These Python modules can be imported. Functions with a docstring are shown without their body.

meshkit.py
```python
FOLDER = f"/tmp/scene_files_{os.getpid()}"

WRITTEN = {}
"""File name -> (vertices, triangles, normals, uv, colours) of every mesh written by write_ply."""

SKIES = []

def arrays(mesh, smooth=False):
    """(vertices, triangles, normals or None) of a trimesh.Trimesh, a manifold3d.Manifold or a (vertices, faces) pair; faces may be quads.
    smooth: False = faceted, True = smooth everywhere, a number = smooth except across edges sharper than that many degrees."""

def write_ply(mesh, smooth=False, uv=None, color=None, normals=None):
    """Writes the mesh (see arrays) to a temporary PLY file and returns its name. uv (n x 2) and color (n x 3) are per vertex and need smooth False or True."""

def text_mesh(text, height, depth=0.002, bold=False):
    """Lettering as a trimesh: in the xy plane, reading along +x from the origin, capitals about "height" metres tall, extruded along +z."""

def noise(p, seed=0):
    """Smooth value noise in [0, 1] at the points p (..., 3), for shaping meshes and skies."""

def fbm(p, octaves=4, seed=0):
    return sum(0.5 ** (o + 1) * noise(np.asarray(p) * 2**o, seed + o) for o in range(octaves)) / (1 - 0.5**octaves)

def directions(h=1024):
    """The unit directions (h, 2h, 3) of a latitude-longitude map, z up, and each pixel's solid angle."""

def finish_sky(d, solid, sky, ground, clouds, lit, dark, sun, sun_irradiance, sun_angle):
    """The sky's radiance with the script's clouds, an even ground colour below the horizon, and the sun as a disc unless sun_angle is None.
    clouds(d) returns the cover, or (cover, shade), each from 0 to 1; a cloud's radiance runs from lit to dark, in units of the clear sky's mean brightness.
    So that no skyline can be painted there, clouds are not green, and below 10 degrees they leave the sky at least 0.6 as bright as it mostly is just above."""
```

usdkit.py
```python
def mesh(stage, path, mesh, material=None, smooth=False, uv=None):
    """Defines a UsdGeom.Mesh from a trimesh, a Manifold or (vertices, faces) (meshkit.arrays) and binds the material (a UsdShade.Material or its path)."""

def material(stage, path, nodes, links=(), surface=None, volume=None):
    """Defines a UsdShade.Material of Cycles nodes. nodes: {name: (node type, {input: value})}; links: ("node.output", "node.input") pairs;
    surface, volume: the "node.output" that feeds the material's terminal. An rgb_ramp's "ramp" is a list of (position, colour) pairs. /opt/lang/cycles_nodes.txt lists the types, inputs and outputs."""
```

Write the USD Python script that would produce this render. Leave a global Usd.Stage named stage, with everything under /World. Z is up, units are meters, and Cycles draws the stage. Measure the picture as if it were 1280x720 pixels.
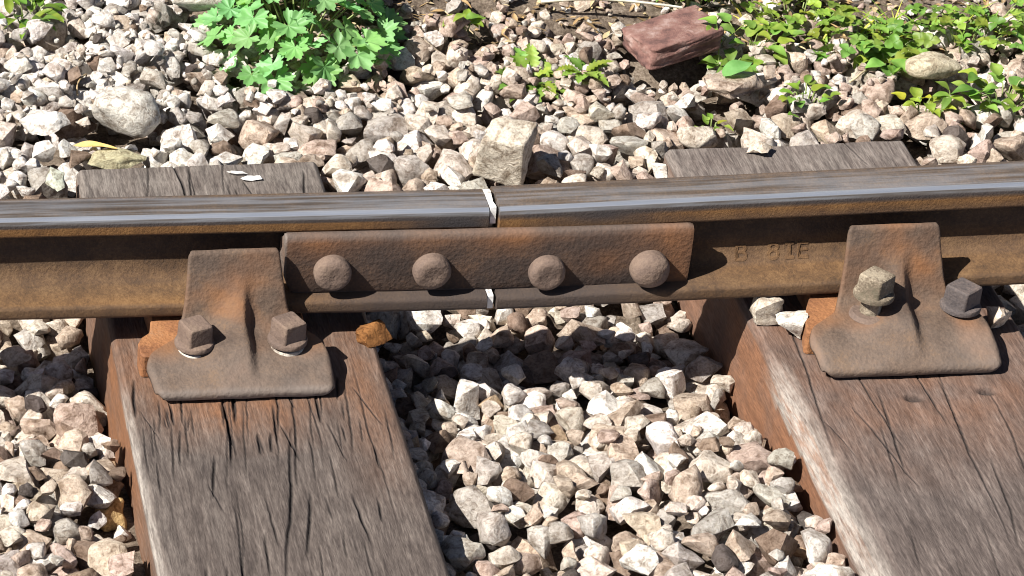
import math, random
import numpy as np, trimesh, usdkit, meshkit
from pxr import Gf, Sdf, Usd, UsdGeom, UsdLux, UsdShade, Vt
from scipy.spatial import ConvexHull

# ------------------------------------------------------------------ stage, camera, sky, sun
stage = Usd.Stage.CreateInMemory()
UsdGeom.SetStageUpAxis(stage, 'Z')
UsdGeom.SetStageMetersPerUnit(stage, 1.0)
W = UsdGeom.Xform.Define(stage, '/World'); stage.SetDefaultPrim(W.GetPrim())
UsdGeom.Scope.Define(stage, '/World/Looks')

EXPOSURE = 1.1
SUN_STRENGTH, SKY_STRENGTH = 1.25, 0.05
SUN_TRAVEL = np.array([0.86, 0.36, -1.0])          # direction the sunlight travels (x along rail, y away, z up)

# the photograph is a crop from the right part of a wider picture: lens shift
PITCH, ROLL, FPX, SHIFT_PX = math.radians(33.0), math.atan(0.035), 4157.635, 975.0
CAM_AT = (-0.8629, -3.2010, 2.1392)
cp, sp, cr, sr = math.cos(PITCH), math.sin(PITCH), math.cos(ROLL), math.sin(ROLL)
RIGHT = np.array([cr, -sr * sp, -sr * cp]); UP = np.array([sr, cr * sp, cr * cp]); BACK = -np.array([0, cp, -sp])
cam = UsdGeom.Camera.Define(stage, '/World/camera')
m = np.eye(4); m[0, :3], m[1, :3], m[2, :3], m[3, :3] = RIGHT, UP, BACK, CAM_AT
cam.AddTransformOp().Set(Gf.Matrix4d(*m.ravel().tolist()))
APER = 36.0
cam.CreateHorizontalApertureAttr(APER); cam.CreateVerticalApertureAttr(APER * 576 / 1024)
cam.CreateFocalLengthAttr(FPX * APER / 1280)
cam.CreateHorizontalApertureOffsetAttr(SHIFT_PX * APER / 1280)
cam.CreateClippingRangeAttr((0.05, 1000))
cam.CreateExposureAttr(EXPOSURE)

to_sun = -SUN_TRAVEL / np.linalg.norm(SUN_TRAVEL)
elev, rot = math.asin(to_sun[2]), math.atan2(to_sun[0], to_sun[1])
sky_mat = usdkit.material(stage, '/World/Looks/sky_air', {
    's': ('sky_texture', {'sky_type': 'single_scattering', 'sun_disc': False, 'air_density': 0.5, 'aerosol_density': 1.0, 'sun_elevation': elev, 'sun_rotation': rot}),
    'b': ('background_shader', {'strength': SKY_STRENGTH})}, [('s.color', 'b.color')], surface='b.background')
dome = UsdLux.DomeLight.Define(stage, '/World/sky')
UsdShade.MaterialBindingAPI.Apply(dome.GetPrim()).Bind(sky_mat)
dome.GetPrim().SetCustomDataByKey('kind', 'structure')
sun = UsdLux.DistantLight.Define(stage, '/World/sun')
sun.CreateIntensityAttr(SUN_STRENGTH); sun.CreateAngleAttr(0.53); sun.CreateNormalizeAttr(True) if hasattr(sun, 'CreateNormalizeAttr') else None
sun.CreateColorAttr(Gf.Vec3f(1.0, 0.965, 0.91))
zx = to_sun; xx = np.cross([0, 0, 1.0], zx); xx /= np.linalg.norm(xx); yx = np.cross(zx, xx)
m = np.eye(4); m[0, :3], m[1, :3], m[2, :3] = xx, yx, zx
sun.AddTransformOp().Set(Gf.Matrix4d(*m.ravel().tolist()))

# ------------------------------------------------------------------ helpers
USED = {}
def numbered(parent, name):
    k = (parent, name); n = USED.get(k, 0); USED[k] = n + 1
    return f'{parent}/{name}' if n == 0 else f'{parent}/{name}_{n:03d}'
def path_of(parent): return '/World' if parent is None else str(parent.GetPath())
def tag(p, label=None, cat=None, group=None, kind=None):
    for k, v in (('label', label), ('category', cat), ('group', group), ('kind', kind)):
        if v: p.SetCustomDataByKey(k, v)
    return p
def thing(name, label, cat, loc=(0, 0, 0), rotz=0.0, group=None, kind=None, parent=None):
    x = UsdGeom.Xform.Define(stage, numbered(path_of(parent), name))
    x.AddTranslateOp().Set(Gf.Vec3d(*map(float, loc)))
    if rotz: x.AddRotateZOp().Set(float(rotz))
    return tag(x.GetPrim(), label, cat, group, kind)
def obj(name, mesh, mat, parent=None, smooth=False, attrs=None, loc=None):
    """one Mesh prim; attrs: {primvar: (n,3) per vertex or a single colour}"""
    m_ = usdkit.mesh(stage, numbered(path_of(parent), name), mesh, mat, smooth=smooth)
    if loc is not None: UsdGeom.Xformable(m_).AddTranslateOp().Set(Gf.Vec3d(*map(float, loc)))
    for k, a in (attrs or {}).items():
        a = np.asarray(a, np.float32)
        if a.ndim == 1: a = np.tile(a, (len(m_.GetPointsAttr().Get()), 1))
        pv = UsdGeom.PrimvarsAPI(m_).CreatePrimvar(k, Sdf.ValueTypeNames.Color3fArray, 'vertex')
        pv.Set(Vt.Vec3fArray.FromNumpy(a))
    return m_.GetPrim()
def sstep(a, b, x):
    t = np.clip((np.asarray(x, float) - a) / (b - a), 0, 1); return t * t * (3 - 2 * t)
def N(p, s, o=3, seed=0): return meshkit.fbm(np.asarray(p) * s, o, seed) - 0.5
def loft(rings, caps=True, closed=True):
    """rings (s, p, 3) of closed profiles -> verts, faces (cap vertices doubled so the end edges stay crisp)"""
    rings = np.asarray(rings, float); s, n = rings.shape[:2]
    v = rings.reshape(-1, 3)
    i, j = np.meshgrid(np.arange(s - 1), np.arange(n if closed else n - 1), indexing='ij')
    a, b = i * n + j, i * n + (j + 1) % n
    q = np.stack([a, b, b + n, a + n], -1).reshape(-1, 4)
    f = [np.vstack([q[:, [0, 1, 2]], q[:, [0, 2, 3]]])]
    vs = [v]; off = len(v)
    if caps:
        for k, flip in ((0, True), (s - 1, False)):
            ring = rings[k]; c = ring - ring.mean(0)
            u_, s_, vt = np.linalg.svd(c, full_matrices=False)
            p2 = c @ vt[:2].T
            from shapely.geometry import Polygon
            tv, tf = trimesh.creation.triangulate_polygon(Polygon(p2), engine='earcut')
            idx = np.array([np.argmin(((p2 - t) ** 2).sum(1)) for t in tv])
            tf = idx[tf]
            nrm = np.cross(ring[tf[:, 1]] - ring[tf[:, 0]], ring[tf[:, 2]] - ring[tf[:, 0]]).sum(0)
            want = rings[k] .mean(0) - rings[1 if k == 0 else s - 2].mean(0)
            if nrm @ want < 0: tf = tf[:, ::-1]
            vs.append(ring); f.append(tf + off); off += len(ring)
    V, F = np.vstack(vs), np.vstack(f)
    side = trimesh.Trimesh(V[:s * n], f[0], process=False)
    if caps and side.volume < 0: F[:len(f[0])] = F[:len(f[0])][:, ::-1]
    return V, F
def orient(v, f):
    t = trimesh.Trimesh(v, f, process=False)
    return (v, f[:, ::-1]) if t.volume < 0 else (v, f)
def tube(pts, radii, sides=6):
    p = np.asarray(pts, float); t = np.gradient(p, axis=0); t /= np.linalg.norm(t, axis=1, keepdims=True) + 1e-12
    ref = np.array([0.3, 0.9, 0.31]); a = np.cross(t, ref); a /= np.linalg.norm(a, axis=1, keepdims=True); b = np.cross(t, a)
    ang = np.arange(sides) * 2 * np.pi / sides; r = np.broadcast_to(radii, (len(p),))
    return loft(p[:, None] + r[:, None, None] * (np.cos(ang)[None, :, None] * a[:, None] + np.sin(ang)[None, :, None] * b[:, None]))
def revolve(prof, n=40):
    """(r, z) profile from the axis to the axis"""
    prof = np.array(prof, float); ang = np.arange(n) * 2 * np.pi / n
    v = np.stack([prof[:, None, 0] * np.cos(ang), prof[:, None, 0] * np.sin(ang), np.broadcast_to(prof[:, None, 1], (len(prof), n))], -1)
    i, j = np.meshgrid(np.arange(len(prof) - 1), np.arange(n), indexing='ij')
    a, b = i * n + j, i * n + (j + 1) % n
    q = np.stack([a, b, b + n, a + n], -1).reshape(-1, 4)
    return orient(v.reshape(-1, 3), np.vstack([q[:, [0, 1, 2]], q[:, [0, 2, 3]]]))

# ------------------------------------------------------------------ materials
def squeeze(ramp, k=0.55): return [(0.5 + (a - 0.5) * k, c) for a, c in ramp]
def L(name): return '/World/Looks/' + name
def rust_material(name, ramp, rough=(0.75, 0.95), bump=0.5, scale=1.0, attr=None, spots=True):
    nodes = {
        'g': ('geometry', {}),
        'n1': ('noise_texture', {'scale': 22 * scale, 'detail': 8, 'roughness': 0.62}),
        'n2': ('noise_texture', {'scale': 340 * scale, 'detail': 6, 'roughness': 0.72}),
        'v': ('voronoi_texture', {'scale': 170 * scale, 'randomness': 1.0, 'detail': 2}),
        'mx': ('mix_float', {'fac': 0.42}),
        'r': ('rgb_ramp', {'ramp': squeeze(ramp)}),
        'h1': ('math', {'math_type': 'multiply_add', 'value2': 0.6}),
        'b': ('bump', {'strength': bump, 'distance': 0.0016}),
        'rr': ('map_range', {'from_min': 0.3, 'from_max': 0.7, 'to_min': rough[0], 'to_max': rough[1], 'clamp': True}),
        'p': ('principled_bsdf', {'specular_ior_level': 0.35}),
    }
    links = [('g.position', 'n1.vector'), ('g.position', 'n2.vector'), ('g.position', 'v.vector'),
             ('n1.fac', 'mx.a'), ('n2.fac', 'mx.b'), ('mx.result', 'r.fac'),
             ('n2.fac', 'h1.value1'), ('v.distance', 'h1.value3'), ('h1.value', 'b.height'),
             ('n1.fac', 'rr.value'), ('rr.result', 'p.roughness'), ('b.normal', 'p.normal')]
    col = 'r.color'
    if attr:                                      # r: orange rust, g: dark grease, b: pale worn metal
        nodes |= {'a': ('attribute', {'attribute': attr}), 'sx': ('separate_color', {}),
                  'o': ('mix', {'color2': (0.19, 0.080, 0.029)}), 'k': ('mix', {'color2': (0.030, 0.027, 0.027)}), 'w': ('mix', {'color2': (0.175, 0.145, 0.125)}),
                  'on': ('math', {'math_type': 'multiply'}), 'ob': ('map_range', {'from_min': 0.3, 'from_max': 0.62, 'to_min': 0.45, 'to_max': 1.25, 'clamp': True})}
        links += [('a.color', 'sx.color'), ('n1.fac', 'ob.value'), ('sx.r', 'on.value1'), ('ob.result', 'on.value2'), ('on.value', 'o.fac'), (col, 'o.color1'),
                  ('o.color', 'k.color1'), ('sx.g', 'k.fac'), ('k.color', 'w.color1'), ('sx.b', 'w.fac')]
        col = 'w.color'
    links.append((col, 'p.base_color'))
    return usdkit.material(stage, L(name), nodes, links, surface='p.BSDF')

CASTING = rust_material('rusted_casting', [(0.20, (0.040, 0.026, 0.018)), (0.42, (0.078, 0.051, 0.035)), (0.55, (0.106, 0.070, 0.048)), (0.66, (0.130, 0.080, 0.047)), (0.9, (0.17, 0.115, 0.08))], attr='wear', bump=0.36)
PLATE = rust_material('orange_rusted_plate', [(0.25, (0.12, 0.048, 0.022)), (0.5, (0.205, 0.088, 0.036)), (0.65, (0.26, 0.115, 0.045)), (0.85, (0.24, 0.13, 0.07))], bump=0.5)
FISH = rust_material('rusted_fishplate', [(0.2, (0.026, 0.018, 0.014)), (0.42, (0.048, 0.030, 0.022)), (0.55, (0.072, 0.043, 0.029)), (0.70, (0.105, 0.058, 0.033)), (0.85, (0.10, 0.065, 0.046))], attr='wear', bump=0.36)
BOLTM = rust_material('rusted_bolt', [(0.2, (0.075, 0.053, 0.043)), (0.5, (0.125, 0.086, 0.066)), (0.65, (0.155, 0.108, 0.08)), (0.8, (0.17, 0.125, 0.09))], bump=0.4)
BOLTY = rust_material('yellowed_bolt', [(0.3, (0.09, 0.075, 0.05)), (0.44, (0.13, 0.10, 0.07)), (0.6, (0.28, 0.235, 0.17)), (0.8, (0.20, 0.14, 0.09))], bump=0.4)
BOLTG = rust_material('grey_bolt', [(0.3, (0.05, 0.042, 0.042)), (0.5, (0.080, 0.065, 0.060)), (0.65, (0.12, 0.09, 0.078)), (0.8, (0.2, 0.16, 0.13))], bump=0.4)
WASH = rust_material('worn_washer', [(0.35, (0.12, 0.09, 0.07)), (0.5, (0.40, 0.36, 0.30)), (0.65, (0.55, 0.5, 0.43))], bump=0.25)

# rail: "wear" r = polished, g = dark grease, b = orange rust
RAILM = usdkit.material(stage, L('rail_steel'), {
    'g': ('geometry', {}), 'a': ('attribute', {'attribute': 'wear'}), 'sx': ('separate_color', {}),
    'mp': ('mapping', {'scale': (1.4, 34, 30)}), 'st': ('noise_texture', {'scale': 4, 'detail': 6, 'roughness': 0.6}),
    'n1': ('noise_texture', {'scale': 42, 'detail': 9, 'roughness': 0.66}), 'n2': ('noise_texture', {'scale': 300, 'detail': 6, 'roughness': 0.72}),
    'mx': ('mix_float', {'fac': 0.5}),
    'r': ('rgb_ramp', {'ramp': squeeze([(0.25, (0.034, 0.021, 0.012)), (0.45, (0.064, 0.037, 0.019)), (0.58, (0.094, 0.055, 0.027)), (0.78, (0.14, 0.086, 0.045))])}),
    'ro': ('rgb_ramp', {'ramp': squeeze([(0.2, (0.085, 0.040, 0.013)), (0.5, (0.165, 0.079, 0.024)), (0.8, (0.235, 0.122, 0.040))])}),
    'o': ('mix', {}), 'k': ('mix', {'color2': (0.035, 0.030, 0.030)}),
    'rs': ('rgb_ramp', {'ramp': squeeze([(0.30, (0.085, 0.062, 0.047)), (0.44, (0.15, 0.135, 0.122)), (0.58, (0.30, 0.315, 0.34)), (0.78, (0.22, 0.19, 0.155))], 1.15)}),
    's': ('mix', {}), 'sh': ('map_range', {'from_min': 0.7, 'from_max': 1.0, 'to_min': 0, 'to_max': 1, 'clamp': True}), 'shc': ('mix', {'color2': (0.93, 0.94, 0.95)}),
    'me': ('math', {'math_type': 'multiply', 'value2': 0.9}),
    'ri': ('map_range', {'from_min': 0, 'from_max': 1, 'to_min': 0.86, 'to_max': 0.26, 'clamp': True}),
    'rn': ('math', {'math_type': 'multiply_add', 'value2': 0.22}), 'rc': ('math', {'math_type': 'subtract', 'value2': 0.11}),
    'bs': ('map_range', {'from_min': 0, 'from_max': 0.6, 'to_min': 0.8, 'to_max': 0.05, 'clamp': True}),
    'b': ('bump', {'distance': 0.0018}), 'p': ('principled_bsdf', {'specular_ior_level': 0.4})},
    [('a.color', 'sx.color'), ('g.position', 'mp.vector'), ('mp.vector', 'st.vector'), ('g.position', 'n1.vector'), ('g.position', 'n2.vector'),
     ('n1.fac', 'mx.a'), ('n2.fac', 'mx.b'), ('mx.result', 'r.fac'), ('mx.result', 'ro.fac'), ('r.color', 'o.color1'), ('ro.color', 'o.color2'), ('sx.b', 'o.fac'),
     ('o.color', 'k.color1'), ('sx.g', 'k.fac'), ('st.fac', 'rs.fac'), ('k.color', 's.color1'), ('sx.r', 'sh.value'), ('sh.result', 'shc.fac'), ('rs.color', 'shc.color1'), ('shc.color', 's.color2'), ('sx.r', 's.fac'), ('s.color', 'p.base_color'),
     ('sx.r', 'me.value1'), ('me.value', 'p.metallic'), ('sx.r', 'ri.value'), ('st.fac', 'rn.value1'), ('ri.result', 'rn.value3'), ('rn.value', 'rc.value1'), ('rc.value', 'p.roughness'),
     ('sx.r', 'bs.value'), ('bs.result', 'b.strength'), ('n2.fac', 'b.height'), ('b.normal', 'p.normal')], surface='p.BSDF')

def stone_material(name, attr=True):
    return usdkit.material(stage, L(name), {
        'g': ('geometry', {}), 'a': ('attribute', {'attribute': 'tint'}),
        'n1': ('noise_texture', {'scale': 55, 'detail': 6, 'roughness': 0.6, 'distortion': 0.4}),
        'n2': ('noise_texture', {'scale': 300, 'detail': 5, 'roughness': 0.75}),
        'm2': ('rgb_ramp', {'ramp': [(0.36, (0.66, 0.62, 0.58)), (0.5, (1, 1, 1)), (0.64, (1.18, 1.18, 1.18))]}), 'c3': ('mix', {'mix_type': 'multiply', 'fac': 0.8}),
        'n3': ('noise_texture', {'scale': 120, 'detail': 8, 'roughness': 0.65, 'distortion': 0.8}),
        'm1': ('rgb_ramp', {'ramp': [(0.33, (0.50, 0.44, 0.39)), (0.45, (0.86, 0.83, 0.80)), (0.56, (1.08, 1.07, 1.05)), (0.70, (1.16, 1.12, 1.05))]}),
        'm3': ('rgb_ramp', {'ramp': [(0.36, (0.42, 0.35, 0.30)), (0.45, (0.86, 0.84, 0.81)), (0.58, (1.08, 1.08, 1.08))]}),
        'c1': ('mix', {'mix_type': 'multiply', 'fac': 1.0}), 'c2': ('mix', {'mix_type': 'multiply', 'fac': 0.75}),
        'h': ('math', {'math_type': 'multiply_add', 'value2': 0.5}),
        'b': ('bump', {'strength': 0.9, 'distance': 0.004}),
        'p': ('principled_bsdf', {'roughness': 0.92, 'specular_ior_level': 0.2})},
        [('g.position', 'n1.vector'), ('g.position', 'n2.vector'), ('g.position', 'n3.vector'), ('n1.fac', 'm1.fac'), ('n3.fac', 'm3.fac'),
         ('a.color', 'c1.color1'), ('m1.color', 'c1.color2'), ('c1.color', 'c2.color1'), ('m3.color', 'c2.color2'), ('n2.fac', 'm2.fac'), ('c2.color', 'c3.color1'), ('m2.color', 'c3.color2'), ('c3.color', 'p.base_color'),
         ('n2.fac', 'h.value1'), ('n3.fac', 'h.value3'), ('h.value', 'b.height'), ('b.normal', 'p.normal')], surface='p.BSDF')
STONE = stone_material('limestone')

# timber: "wear" r = rust stain, g = crack dirt, b = pale weathered
def wood_material(name, dark, mid, light, pale, stain):
    return usdkit.material(stage, L(name), {
        'g': ('geometry', {}), 'a': ('attribute', {'attribute': 'wear'}), 'sx': ('separate_color', {}),
        'mp': ('mapping', {'scale': (150, 13, 150), 'rotation': (0, 0, 0.05)}), 'gr': ('noise_texture', {'scale': 1.6, 'detail': 7, 'roughness': 0.66, 'distortion': 0.35}),
        'mp2': ('mapping', {'scale': (26, 9, 26)}), 'g2': ('noise_texture', {'scale': 1.3, 'detail': 6, 'roughness': 0.6}),
        'mp3': ('mapping', {'scale': (420, 75, 420)}), 'n3': ('noise_texture', {'scale': 1.0, 'detail': 5, 'roughness': 0.7}), 'n1': ('noise_texture', {'scale': 16, 'detail': 6, 'roughness': 0.6}),
        'mx': ('mix_float', {'fac': 0.42}),
        'r': ('rgb_ramp', {'ramp': squeeze([(0.30, dark), (0.46, mid), (0.60, light), (0.74, pale)], 0.6)}),
        'st': ('mix', {'color2': stain}), 'sn': ('math', {'math_type': 'multiply'}), 'so': ('map_range', {'from_min': 0.3, 'from_max': 0.65, 'to_min': 0.55, 'to_max': 1.15, 'clamp': True}),
        'pl': ('mix', {'color2': (0.27, 0.243, 0.215)}), 'pn': ('math', {'math_type': 'multiply'}), 'po': ('map_range', {'from_min': 0.35, 'from_max': 0.6, 'to_min': 0.25, 'to_max': 1.1, 'clamp': True}),
        'ck': ('mix', {'color2': (0.014, 0.011, 0.010)}), 'fr': ('rgb_ramp', {'ramp': [(0.36, (0.70, 0.68, 0.67)), (0.5, (0.98, 0.97, 0.96)), (0.64, (1.22, 1.21, 1.19))]}), 'fm': ('mix', {'mix_type': 'multiply', 'fac': 1.0}),
        'h': ('math', {'math_type': 'multiply_add', 'value2': 0.6}),
        'b': ('bump', {'strength': 0.7, 'distance': 0.002}), 'p': ('principled_bsdf', {'roughness': 0.82, 'specular_ior_level': 0.3})},
        [('a.color', 'sx.color'), ('g.position', 'mp.vector'), ('mp.vector', 'gr.vector'), ('g.position', 'mp2.vector'), ('mp2.vector', 'g2.vector'), ('g.position', 'mp3.vector'), ('mp3.vector', 'n3.vector'), ('g.position', 'n1.vector'),
         ('gr.fac', 'mx.a'), ('g2.fac', 'mx.b'), ('mx.result', 'r.fac'), ('r.color', 'st.color1'), ('n1.fac', 'so.value'), ('sx.r', 'sn.value1'), ('so.result', 'sn.value2'), ('sn.value', 'st.fac'),
         ('st.color', 'pl.color1'), ('gr.fac', 'po.value'), ('sx.b', 'pn.value1'), ('po.result', 'pn.value2'), ('pn.value', 'pl.fac'), ('n3.fac', 'fr.fac'), ('pl.color', 'fm.color1'), ('fr.color', 'fm.color2'), ('fm.color', 'ck.color1'), ('sx.g', 'ck.fac'), ('ck.color', 'p.base_color'),
         ('n3.fac', 'h.value1'), ('gr.fac', 'h.value3'), ('h.value', 'b.height'), ('b.normal', 'p.normal')], surface='p.BSDF')
WOOD1 = wood_material('grey_timber', (0.044, 0.034, 0.030), (0.073, 0.058, 0.050), (0.100, 0.081, 0.070), (0.15, 0.125, 0.109), (0.17, 0.076, 0.034))
WOOD2 = wood_material('brown_timber', (0.052, 0.040, 0.035), (0.082, 0.064, 0.056), (0.112, 0.089, 0.078), (0.16, 0.132, 0.116), (0.18, 0.085, 0.045))

def soil_material():
    return usdkit.material(stage, L('soil'), {
        'g': ('geometry', {}), 'n1': ('noise_texture', {'scale': 30, 'detail': 8, 'roughness': 0.65}), 'n2': ('noise_texture', {'scale': 260, 'detail': 6, 'roughness': 0.7}),
        'mx': ('mix_float', {'fac': 0.5}), 'r': ('rgb_ramp', {'ramp': [(0.36, (0.035, 0.026, 0.019)), (0.46, (0.09, 0.068, 0.05)), (0.56, (0.18, 0.142, 0.108)), (0.66, (0.34, 0.29, 0.24))]}),
        'b': ('bump', {'strength': 0.9, 'distance': 0.006}), 'p': ('principled_bsdf', {'roughness': 0.95, 'specular_ior_level': 0.15})},
        [('g.position', 'n1.vector'), ('g.position', 'n2.vector'), ('n1.fac', 'mx.a'), ('n2.fac', 'mx.b'), ('mx.result', 'r.fac'), ('r.color', 'p.base_color'), ('mx.result', 'b.height'), ('b.normal', 'p.normal')], surface='p.BSDF')
SOIL = soil_material()
def leaf_material(name, c1, c2, trans=0.35):
    return usdkit.material(stage, L(name), {
        'g': ('geometry', {}), 'a': ('attribute', {'attribute': 'tint'}), 'n1': ('noise_texture', {'scale': 90, 'detail': 5, 'roughness': 0.6}),
        'r': ('rgb_ramp', {'ramp': [(0.3, c1), (0.7, c2)]}), 't': ('mix', {'mix_type': 'multiply', 'fac': 1.0}), 'tl': ('mix', {'mix_type': 'multiply', 'fac': 1.0, 'color2': (1.15, 1.2, 0.45)}),
        'b': ('bump', {'strength': 0.35, 'distance': 0.002}), 'p': ('principled_bsdf', {'roughness': 0.5, 'specular_ior_level': 0.4}), 'tr': ('translucent_bsdf', {}), 'm': ('mix_closure', {'fac': trans})},
        [('g.position', 'n1.vector'), ('n1.fac', 'r.fac'), ('r.color', 't.color1'), ('a.color', 't.color2'), ('t.color', 'p.base_color'), ('t.color', 'tl.color1'), ('tl.color', 'tr.color'),
         ('n1.fac', 'b.height'), ('b.normal', 'p.normal'), ('p.BSDF', 'm.closure1'), ('tr.BSDF', 'm.closure2')], surface='m.closure')
LEAF_A = leaf_material('pale_lobed_leaf', (0.17, 0.37, 0.11), (0.25, 0.46, 0.18))
LEAF_B = leaf_material('bright_weed_leaf', (0.13, 0.27, 0.035), (0.22, 0.36, 0.07))
STEM = leaf_material('weed_stem', (0.17, 0.24, 0.06), (0.26, 0.30, 0.12), 0.1)
STRAW = leaf_material('dry_straw', (0.42, 0.34, 0.2), (0.6, 0.52, 0.36), 0.15)
DRY = leaf_material('dry_leaf', (0.5, 0.32, 0.09), (0.68, 0.5, 0.2), 0.2)
WHITE = usdkit.material(stage, L('white_chip'), {'g': ('geometry', {}), 'n': ('noise_texture', {'scale': 120, 'detail': 5}), 'r': ('rgb_ramp', {'ramp': [(0.35, (0.30, 0.27, 0.24)), (0.47, (0.62, 0.60, 0.57)), (0.6, (0.78, 0.77, 0.75))]}), 'p': ('principled_bsdf', {'roughness': 0.6})},
                         [('g.position', 'n.vector'), ('n.fac', 'r.fac'), ('r.color', 'p.base_color')], surface='p.BSDF')
BRICK = usdkit.material(stage, L('weathered_brick'), {
    'g': ('geometry', {}), 'n1': ('noise_texture', {'scale': 38, 'detail': 8, 'roughness': 0.65}), 'n2': ('noise_texture', {'scale': 300, 'detail': 4, 'roughness': 0.7}),
    'r': ('rgb_ramp', {'ramp': [(0.36, (0.10, 0.055, 0.048)), (0.48, (0.175, 0.092, 0.076)), (0.56, (0.215, 0.128, 0.106)), (0.66, (0.30, 0.215, 0.19))]}),
    'b': ('bump', {'strength': 0.6, 'distance': 0.004}), 'p': ('principled_bsdf', {'roughness': 0.9, 'specular_ior_level': 0.2})},
    [('g.position', 'n1.vector'), ('g.position', 'n2.vector'), ('n1.fac', 'r.fac'), ('r.color', 'p.base_color'), ('n2.fac', 'b.height'), ('b.normal', 'p.normal')], surface='p.BSDF')

# ------------------------------------------------------------------ ground levels
def T(x, y):
    """level of the tops of the ballast"""
    x, y = np.asarray(x, float), np.asarray(y, float)
    lift = (0.004 + 0.030 * sstep(-0.05, 0.24, x)) * (x > -0.3) + 0.034 * (x < -0.3)
    front = -0.060 + lift * sstep(-0.08, -0.2, y) - 0.034 * sstep(-0.30, -0.06, y) - 0.028 * sstep(-0.03, 0.10, y)
    back = -0.004 + 0.05 * sstep(0.42, 1.1, y)
    t = front + (back - front) * sstep(0.17, 0.31, y)
    return t + 0.012 * N(np.stack([x, y, 0 * x], -1), 5.0, 2, 3)
def soilness(x, y):
    n = N(np.stack([x, y, 0 * x], -1), 7.0, 3, 11)
    return sstep(0.585, 0.70, y + 0.05 * sstep(0.3, 0.75, x) - 0.16 * sstep(0.0, -0.35, x) + 0.14 * n)
rows = np.unique(np.concatenate([np.arange(-0.95, 1.25, 0.0125), [-40, -12, -5, -2.5, -1.5, -1.1, 1.4, 1.8, 3, 6, 14, 40]]))
cols = np.unique(np.concatenate([np.arange(-1.05, 1.75, 0.0125), [-40, -12, -5, -2.5, -1.5, -1.2, 1.85, 2.2, 3, 6, 14, 40]]))
gx, gy = np.meshgrid(cols, rows)
gz = T(gx, gy) - 0.056 + 0.051 * soilness(gx, gy) + 0.012 * N(np.stack([gx, gy, 0 * gx], -1), 30, 3, 5) * soilness(gx, gy)
nr, nc = gx.shape
i, j = np.meshgrid(np.arange(nr - 1), np.arange(nc - 1), indexing='ij'); a = i * nc + j
q = np.stack([a, a + 1, a + nc + 1, a + nc], -1).reshape(-1, 4)
tag(obj('ground', (np.stack([gx, gy, gz], -1).reshape(-1, 3), q), SOIL, smooth=True), kind='structure')

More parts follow.
